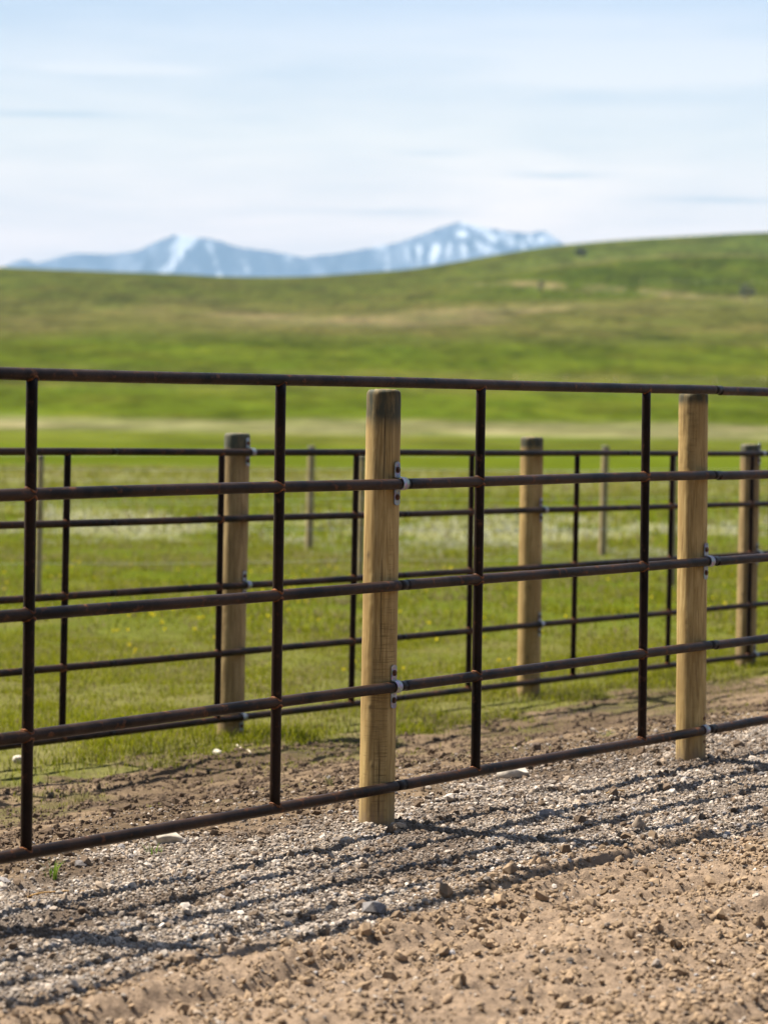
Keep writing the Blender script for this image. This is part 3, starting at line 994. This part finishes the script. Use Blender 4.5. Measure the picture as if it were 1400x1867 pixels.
wire_fence('wire_fence', 'wire fence on thin grey sticks, first one beyond the pipe fences', [(74.5, 829, 69, 1083, 29.), (661, 830, 655, 1075, 30.5), (1229, 831, 1226, 1067, 32.)], .036, M_WOODGREY, (.22, .45, .68, .9))
wire_fence('wire_fence', 'wire fence on thicker grey posts farther out in the pasture', [(568, 813, 563.5, 1004, 39.), (1104, 813, 1098, 1009, 39.)], .056, M_WOODGREY, (.22, .45, .68, .92))

# far fence line across the meadow, seen as small ticks
def far_fence(name, label, y0, y1, xs, Y0, Y1, hpost):
    p0 = np.array([xs[0], Y0, float(hgt(xs[0], Y0))]); root = empty(name, p0); tag(root, label, 'fence')
    pts = []
    for k, x in enumerate(xs):
        Yk = lerp(Y0, Y1, k / (len(xs) - 1.0)); z = float(hgt(x, Yk)); pts.append(np.array([x, Yk, z + hpost * .85]))
        mb = MB(); mb.tube(np.array([[x, Yk, z - .3], [x + .02, Yk, z + hpost * .5], [x, Yk, z + hpost]]) - p0, [.1, .09, .085], 8)
        mb.build('post', M_WOODGREY, root)
    for f in (1.0, .6):
        mb = MB(); mb.tube(np.array([p - np.array([0, 0, hpost * .85 * (1 - f)]) for p in pts]) - p0, .008, 5, caps=False); mb.build('wire', M_WIRE, root)
far_fence('wire_fence', 'distant fence line crossing the green meadow below the hills', 0, 0, [22 + 8.6 * k for k in range(7)], 462, 470, 1.35)
far_fence('wire_fence', 'farthest fence line under the pale dry strip on the hill', 0, 0, [92 + 9.5 * k for k in range(9)], 985, 955, 1.6)

# ------------------------------------------------------------------ far shrubs and trees on the hills
def shrub(name, label, px, py, Z, wd, ht, trunk, tone, seed):
    rg = np.random.default_rng(seed)
    p = ground_at(px, py, Z * .7, 1300.); x, y = p[0], p[1]; z = float(hgt(x, y))
    print(name, 'Y', round(y))
    root = empty(name, (x, y, z)); tag(root, label, 'tree')
    mb = MB()
    stems = 3 if trunk > .8 else 5
    for k in range(stems):
        a = rg.uniform(0, 6.28); tip = np.array([math.cos(a) * wd * .3, math.sin(a) * wd * .3, trunk + (ht - trunk) * rg.uniform(.4, .8)])
        t_ = np.linspace(0, 1, 7)[:, None]
        pts = np.array([0, 0, -.2]) * (1 - t_) + tip * t_ * np.array([1, 1, 1]) * np.concatenate([t_, t_, np.ones_like(t_)], 1)
        mb.tube(pts, np.linspace(.16, .03, 7) * ht / 5, 7)
    mb.build('trunk', M_WOODOLD, root)
    n = 2600
    nl = 9; lob = rg.normal(0, 1, (nl, 3)); lob /= np.linalg.norm(lob, axis=1)[:, None]
    lob = lob * np.array([wd * .33, wd * .33, (ht - trunk) * .28]) + np.array([0, 0, trunk + (ht - trunk) * .5])
    lr = rg.uniform(.16, .27, nl) * wd
    k = rg.integers(0, nl, n); dv = rg.normal(0, 1, (n, 3)); dv /= np.linalg.norm(dv, axis=1)[:, None]
    c = lob[k] + dv * (lr[k] * rg.uniform(.5, 1.08, n) ** .5)[:, None]
    c = c[c[:, 2] > .05]; n = len(c)
    a = rg.normal(0, 1, (n, 3)); a /= np.linalg.norm(a, axis=1)[:, None]
    b_ = np.cross(a, rg.normal(0, 1, (n, 3))); b_ /= np.linalg.norm(b_, axis=1)[:, None]
    sz = rg.uniform(.06, .14, n)[:, None] * wd / 5
    v = np.stack([c - a * sz, c + b_ * sz * .6, c + a * sz, c - b_ * sz * .6], 1).reshape(-1, 3)
    kk = np.arange(n) * 4
    col = np.repeat(np.array(tone) * rg.uniform(.6, 1.4, (n, 1)), 4, 0)
    mesh_np('crown', v, np.stack([kk, kk + 1, kk + 2, kk + 3], -1), M_LEAF, cols=col, parent=root)
shrub('shrub', 'low dark bush near the crest of the right hill', 1060, 466, 1270, 6.2, 3.4, .3, (.055, .06, .05), 1)
shrub('tree', 'small narrow dark tree on the pale strip of the hill', 987, 537, 985, 3.6, 5.6, .9, (.07, .07, .05), 2)
shrub('tree', 'bare grey tree with a visible trunk at the right of the hill', 1361, 554, 965, 5.6, 6.4, 2.0, (.085, .08, .07), 3)

# ------------------------------------------------------------------ single rocks, tufts and straws
def rock(label, px, py, wpx, hfrac, colr, seed, dpt=.8, pointy=0.0):
    p = ground_at(px, py); Z = (p - CAM) @ fwd; w = wpx / F * Z
    rg = np.random.default_rng(seed)
    v, f = ico(4)
    dsp = np.zeros(len(v))
    for k in range(5):
        dv = rg.normal(0, 1, 3); dv /= np.linalg.norm(dv)
        dsp += .05 * np.sin(v @ dv * rg.uniform(2, 5) + rg.uniform(0, 6))
    for k in range(9):                                  # broken faces
        dv = rg.normal(0, 1, 3); dv /= np.linalg.norm(dv); lim = rg.uniform(.62, .86)
        pr = v @ dv; v = v - np.maximum(pr - lim, 0)[:, None] * dv * .9
    v = v * (1 + dsp)[:, None]
    if pointy: v[:, 0] *= 1 - pointy * np.clip(v[:, 2], 0, 1)
    v += .02 * (fbm(v[:, 0] * 5 + v[:, 2] * 4, v[:, 1] * 5, seed, 3) - .5)[:, None] * v
    v = v * np.array([w / 2, w / 2 * dpt, w * hfrac])
    col = np.tile(np.array(colr), (len(v), 1)) * (.75 + .5 * fbm(v[:, 0] / w * 6, v[:, 2] / w * 6 + v[:, 1] / w * 3, seed + 1, 4))[:, None]
    o = mesh_np('rock', v, f, M_ROCK, cols=col, smooth=True)
    o.location = (p[0], p[1], p[2] + w * hfrac * .35); o.rotation_euler = (rg.uniform(-.1, .1), rg.uniform(-.12, .12), rg.uniform(-.3, .3))
    return tag(o, label, 'rock')
rock('pale oblong rock on the gravel below the bottom rail, beside a grass tuft', 305, 1537, 62, .26, (.42, .36, .28), 1)
rock('large pale rock half hidden behind the bottom rail, right of the main post', 938, 1416, 66, .30, (.46, .40, .32), 2)
rock('brown pointed stone standing on the gravel near the shadow of the top rail', 1164, 1512, 32, .55, (.21, .16, .115), 3, .8, .55)
rock('flat cream rock at the foot of the grass, in front of the left rear post', 393, 1377, 30, .28, (.50, .44, .34), 4)
rock('pale rock in the grass at the far left edge', 33, 1391, 22, .5, (.46, .40, .32), 5)
rock('dark lump of earth on the soil behind the bottom rail, left of the right post', 976, 1370, 22, .6, (.10, .07, .05), 6)

def tuft(label, px, py, hpx, n, seed, colr=((.07, .13, .015), (.17, .23, .03)), spread=.03):
    rg = np.random.default_rng(seed)
    p = ground_at(px, py); Z = (p - CAM) @ fwd; h = hpx / F * Z
    mb = MB(); C = []
    for k in range(n):
        a = rg.uniform(0, 6.28); ln = h * rg.uniform(.55, 1.15); r0 = rg.uniform(0, spread)
        b0 = np.array([math.cos(a) * r0, math.sin(a) * r0, -.01]); out = np.array([math.cos(a), math.sin(a), 0]); lean = rg.uniform(.1, .8)
        sd = np.array([-out[1], out[0], 0]) * rg.uniform(.0025, .0045)
        V = []
        for q in np.linspace(0, 1, 6):
            c = b0 + np.array([0, 0, 1]) * ln * (q - .35 * lean * q * q) + out * ln * lean * q * q
            V += [c - sd * (1 - q * .95), c + sd * (1 - q * .95)]
        mb.add(V, [(2 * i, 2 * i + 1, 2 * i + 3, 2 * i + 2) for i in range(5)])
        cc = lerp(np.array(colr[0]), np.array(colr[1]), rg.uniform(0, 1)); C.append(np.tile(cc, (12, 1)))
    o = mb.build('grass_tuft', M_GRASS, None, cols=np.concatenate(C)); o.location = p
    return tag(o, label, 'grass tuft', 'single grass tufts by the front fence')
tuft('green grass tuft under the bottom rail at the far left', 95, 1598, 42, 22, 1)
tuft('small green grass tuft beside the pale oblong rock on the gravel', 278, 1557, 26, 14, 2, spread=.05)
tuft('dry yellowish tuft on the soil just behind the left bottom rail', 150, 1462, 34, 26, 3, ((.16, .15, .05), (.32, .27, .12)), .05)
tuft('pale green tuft on the soil to the right of the main post', 1105, 1344, 24, 24, 4, ((.10, .13, .03), (.28, .25, .10)), .05)
tuft('short tuft on the soil close left of the main post', 610, 1432, 26, 22, 5, ((.12, .13, .04), (.28, .24, .10)), .05)

def straw(label, a, b, r, colr):
    p = ground_at(*a); q = ground_at(*b)
    t_ = np.linspace(0, 1, 14)[:, None]
    P = p * (1 - t_) + q * t_
    P[:, 2] = np.maximum(hgt(P[:, 0], P[:, 1]) + r + .004, P[:, 2]) + .006 * np.sin(t_[:, 0] * 6)
    mb = MB(); mb.tube(P - p, np.linspace(r, r * .6, 14), 7)
    o = mb.build('straw', M_STRAW, None, cols=np.tile(np.array(colr), (14 * 7 + 2, 1))); o.location = p
    return tag(o, label, 'straw')
straw('long orange straw lying on the gravel at the left', (50, 1640), (190, 1622), .0030, (.42, .24, .08))
straw('short orange straw across the gravel in front of the right post', (1105, 1450), (1165, 1441), .0028, (.42, .26, .10))
straw('pale stick lying at the grass edge left of the main post', (432, 1362), (458, 1378), .006, (.5, .42, .3))

# ------------------------------------------------------------------ snowy mountains
prof = [(-2600, 520), (-1200, 500), (-500, 486), (-60, 492), (0, 486), (25, 475), (45, 470), (62, 478), (100, 468), (130, 459), (200, 460), (245, 455), (275, 440), (310, 424), (330, 426), (350, 431), (370, 429), (400, 436), (430, 447), (460, 451), (500, 456), (550, 466), (600, 460), (680, 447), (720, 440), (760, 425), (800, 410), (830, 401), (850, 407), (870, 411), (920, 418), (960, 421), (985, 418), (1000, 428), (1016, 441), (1035, 456), (1100, 475), (1250, 480), (1500, 450), (1900, 480), (3200, 520)]
MY = 24000.0; KM = 2.5       # the range stands 24 km off
px = np.array([p[0] for p in prof], float); py = np.array([p[1] for p in prof], float)
ex = (px - 700) / F * MY
ez = CAMZ + (755 + ROLL * (px - 700) - py) / F * MY
xs = np.linspace(-3600, 3000, 1100) * KM; dsn = 200
vd = np.linspace(-1, 1, dsn)
XX, VV = np.meshgrid(xs, vd); XN = XX / KM
ridge = np.interp(XX + 60 * KM * (fbm(XN / 240, VV * 3, 401, 3) - .5) * np.abs(VV), ex, ez)
spur = fbm(XN / 260. + 2.0 * VV, VV * 1.2, 402, 5, .55)
spur2 = 1 - np.abs(2 * fbm(XN / 150. + .8 * VV, VV * 1.5 + 3, 403, 4, .5) - 1)
fall = 1 - np.abs(VV) ** .85
MZ = -60 + (ridge + 60) * (fall + (.62 * (spur - .5) + .75 * (spur2 - .75)) * np.clip(np.abs(VV) * 3.0, 0, 1) * (1 - np.abs(VV)))
MYY = MY + VV * 3800 + 300 * (spur - .5); MN = MZ / KM
mv = np.stack([XX, MYY, MZ], -1).reshape(-1, 3)
I, J = np.meshgrid(np.arange(dsn - 1), np.arange(len(xs) - 1), indexing='ij'); k0 = (I * len(xs) + J).ravel()
mq = np.stack([k0, k0 + 1, k0 + len(xs) + 1, k0 + len(xs)], -1)
# snow: lies in gullies and on the upper slopes
pxm = XX / MY * F + 700
pyv = 755 + ROLL * (pxm - 700) - (MZ - CAMZ) / MY * F
wobx = pxm + 9 * (fbm(XN / 70., MN / 60., 405, 4) - .5); woby = pyv + 12 * (fbm(XN / 60., MN / 70., 406, 4) - .5)
sn = np.zeros(XX.shape)
for x0, y0, x1, y1, w_, am in ((343, 430, 304, 502, 12, .95), (334, 428, 322, 458, 13, .95), (350, 440, 340, 456, 8, .6), (373, 450, 400, 505, 6, .85), (428, 466, 455, 505, 9, .5), (510, 466, 522, 472, 6, .6),
        (676, 449, 692, 455, 8, .7), (700, 470, 696, 494, 8, .7), (730, 455, 738, 480, 6, .7), (755, 456, 758, 482, 6, .8), (785, 455, 782, 484, 8, .9), (808, 455, 806, 476, 6, .6),
        (832, 458, 834, 478, 6, .8), (832, 430, 840, 440, 9, .9), (868, 420, 892, 436, 9, 1.0), (862, 448, 884, 470, 9, .85), (910, 428, 926, 442, 10, .9), (944, 446, 948, 456, 9, .7),
        (958, 436, 968, 446, 8, .7), (976, 442, 1000, 440, 6, .85), (990, 430, 1008, 436, 6, .7), (838, 405, 852, 410, 6, .8), (600, 468, 640, 464, 5, .35)):
    dx, dy = x1 - x0, y1 - y0
    tt = np.clip(((wobx - x0) * dx + (woby - y0) * dy) / (dx * dx + dy * dy + 1e-6), 0, 1)
    d2 = (wobx - x0 - tt * dx) ** 2 + (woby - y0 - tt * dy) ** 2
    sn = np.maximum(sn, am * np.exp(-d2 / w_ ** 2))
sn = .78 * np.clip(sstep(.36, .74, sn * .95 + 1.0 * (fbm(XN / 52. + MN / 60., MN / 42., 408, 5, .62) - .5) + .7 * (fbm(XN / 20., MN / 26., 409, 4, .6) - .5) + .16 * sstep(480, 425, pyv) * sstep(250, 330, pxm)), 0, 1) * np.clip(sn * 1.7 + .45 * sstep(490, 430, pyv) * sstep(250, 330, pxm), 0, .9)
rockc = lerp(np.array([.012, .025, .05]), np.array([.15, .165, .20]), np.clip(sstep(.32, .68, fbm(XN / 38. + MN / 90., MN / 55., 407, 5, .6)) * .7 + .9 * (spur2 - .72), 0, 1)[..., None])  # forest and rock tones, with ridge shading painted in: spurs lighter, gullies darker
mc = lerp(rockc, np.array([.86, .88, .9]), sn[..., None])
M_MTN = col_mat('mountain_rock_and_snow', 0.95, 0.05)
mo = mesh_np('mountains', mv, mq, M_MTN, cols=mc.reshape(-1, 3), smooth=True)
tag(mo, 'far blue mountain range with snow in its gullies', 'mountains', kind='structure')

# ------------------------------------------------------------------ haze
hz0, hz1 = Vector((-19500, -300, -75)), Vector((19500, 30800, 1780))
mb = MB()
c8 = [(x, y, z) for z in (hz0.z, hz1.z) for y in (hz0.y, hz1.y) for x in (hz0.x, hz1.x)]
mb.add(c8, [(0, 2, 3, 1), (4, 5, 7, 6), (0, 1, 5, 4), (2, 6, 7, 3), (0, 4, 6, 2), (1, 3, 7, 5)])
hm = bpy.data.materials.new('air'); hm.use_nodes = True; nt = hm.node_tree
nt.nodes.remove(nt.nodes['Principled BSDF'])
pv = nd(nt, 'ShaderNodeVolumePrincipled', Density=6.0e-5, Anisotropy=0.0)
pv.inputs['Color'].default_value = (.272, .415, .60, 1)
L(nt, pv.outputs[0], nt.nodes['Material Output'].inputs['Volume'])
tag(mb.build('haze', hm, None, smooth=False), 'thin blue haze over the far land', 'haze', kind='stuff')

# ------------------------------------------------------------------ light
SUN_EL = R(59); PHI = R(25)
sd = Vector((-math.cos(PHI) * math.cos(SUN_EL), math.sin(PHI) * math.cos(SUN_EL), math.sin(SUN_EL)))
sl = bpy.data.lights.new('sun', 'SUN'); sl.energy = 5.0; sl.angle = R(.53); sl.color = (1.0, .945, .86)
so = link(bpy.data.objects.new('sun', sl)); so.rotation_euler = (-sd).to_track_quat('-Z', 'Y').to_euler(); so.location = (-20, 10, 40)

wd = bpy.data.worlds.new('World'); sc.world = wd; wd.use_nodes = True; nt = wd.node_tree
bg = nt.nodes['Background']
sky = nd(nt, 'ShaderNodeTexSky'); sky.sky_type = 'NISHITA'; sky.sun_disc = False
sky.sun_elevation = SUN_EL; sky.sun_rotation = math.atan2(math.cos(PHI), math.sin(PHI)); sky.air_density = 1.0; sky.dust_density = 1.2; sky.ozone_density = 1.0
tcn_ = nt.nodes.new('ShaderNodeTexCoord')
sx = nt.nodes.new('ShaderNodeSeparateXYZ'); L(nt, tcn_.outputs['Generated'], sx.inputs[0])
# thin cirrus drawn out along the horizon: direction (x/y, z/y) as the sheet of cloud
zc = math_n(nt, 'MAXIMUM', sx.outputs[2], .004)
cmb = nt.nodes.new('ShaderNodeCombineXYZ')
az = nt.nodes.new('ShaderNodeMath'); az.operation = 'ARCTAN2'; L(nt, sx.outputs[0], az.inputs[0]); L(nt, sx.outputs[1], az.inputs[1])
L(nt, az.outputs[0], cmb.inputs[0]); L(nt, zc, cmb.inputs[1])
def cloud(scale, loc, detail, rough, dist):
    mp = nt.nodes.new('ShaderNodeMapping'); mp.inputs['Scale'].default_value = scale; mp.inputs['Location'].default_value = loc; mp.inputs['Rotation'].default_value = (0, 0, R(-3))
    L(nt, cmb.outputs[0], mp.inputs[0]); return noise(nt, mp.outputs[0], 1.0, detail, rough, dist)
c1 = cloud((7, 42, 1), (3.1, .4, 0), 7, .58, .6)
c2 = cloud((14, 120, 1), (1.2, 5.0, 0), 5, .55, .3)
low = ramp(nt, zc, [(0.0, (1,) * 3), (.055, (.97,) * 3), (.10, (.80,) * 3), (.16, (.74,) * 3), (.24, (.12,) * 3), (1.0, (0,) * 3)])
f = math_n(nt, 'ADD', low, math_n(nt, 'MULTIPLY', math_n(nt, 'SUBTRACT', c1, .5), .95))
f = math_n(nt, 'ADD', f, math_n(nt, 'MULTIPLY', math_n(nt, 'SUBTRACT', c2, .5), .42))
zw = math_n(nt, 'ADD', sx.outputs[2], math_n(nt, 'MULTIPLY', math_n(nt, 'SUBTRACT', c1, .5), .006))
def streak(a0, z0, la, lz, amt):
    da = math_n(nt, 'DIVIDE', math_n(nt, 'SUBTRACT', az.outputs[0], a0), la)
    dz = math_n(nt, 'DIVIDE', math_n(nt, 'SUBTRACT', zw, z0), lz)
    e = math_n(nt, 'EXPONENT', math_n(nt, 'MULTIPLY', math_n(nt, 'ADD', math_n(nt, 'MULTIPLY', da, da), math_n(nt, 'MULTIPLY', dz, dz)), -1.0))
    return math_n(nt, 'MULTIPLY', e, amt)
for a_ in ((-.098, .1235, .026, .0016, .55), (.0625, .0885, .017, .0012, -.5), (-.125, .107, .03, .0012, -.4), (.014, .096, .014, .0010, -.35), (.125, .079, .026, .0012, -.4),
           (.10, .128, .06, .008, .45), (-.13, .142, .05, .008, -.25), (.09, .117, .05, .004, -.22), (.0, .0735, .03, .0012, -.25), (.05, .141, .09, .005, .22)):
    f = math_n(nt, 'ADD', f, streak(*a_))
cl = nt.nodes.new('ShaderNodeClamp'); L(nt, f, cl.inputs[0]); cl.inputs['Min'].default_value = 0.0
ccol = ramp(nt, zc, [(0.0, (.525, .385, .275)), (.06, (.50, .372, .27)), (.10, (.276, .245, .20)), (.16, (.135, .151, .182)), (.30, (.06, .066, .08)), (1.0, (.03, .036, .042))])
ccol = mix(nt, 1.0, ccol, (40.0, 40.0, 40.0), 'MULTIPLY')
# the veil is brightest towards the sun and dims on the far side of the sky
dotn = nd(nt, 'ShaderNodeVectorMath', operation='DOT_PRODUCT'); L(nt, tcn_.outputs['Generated'], dotn.inputs[0]); dotn.inputs[1].default_value = (-.36, .93, 0)
sunw = ramp(nt, math_n(nt, 'ADD', math_n(nt, 'MULTIPLY', dotn.outputs['Value'], .5), .5), [(.30, (.03, .03, .035)), (.62, (.20, .20, .21)), (.86, (1, 1, 1))], 'EASE')
ccol = mix(nt, 1.0, ccol, sunw, 'MULTIPLY')
skyc = mix(nt, cl.outputs[0], sky.outputs[0], ccol)
L(nt, skyc, bg.inputs[0]); bg.inputs[1].default_value = .05

# ------------------------------------------------------------------ render settings
sc.view_settings.view_transform = 'Standard'
sc.view_settings.look = 'None'
sc.view_settings.exposure = 1.66
sc.view_settings.gamma = 1
sc.view_settings.use_curve_mapping = False
sc.cycles.use_denoising = True
sc.cycles.max_bounces = 6
sc.cycles.diffuse_bounces = 1
sc.cycles.glossy_bounces = 1
sc.cycles.volume_bounces = 1
sc.cycles.use_adaptive_sampling = True
sc.cycles.adaptive_threshold = 0.01
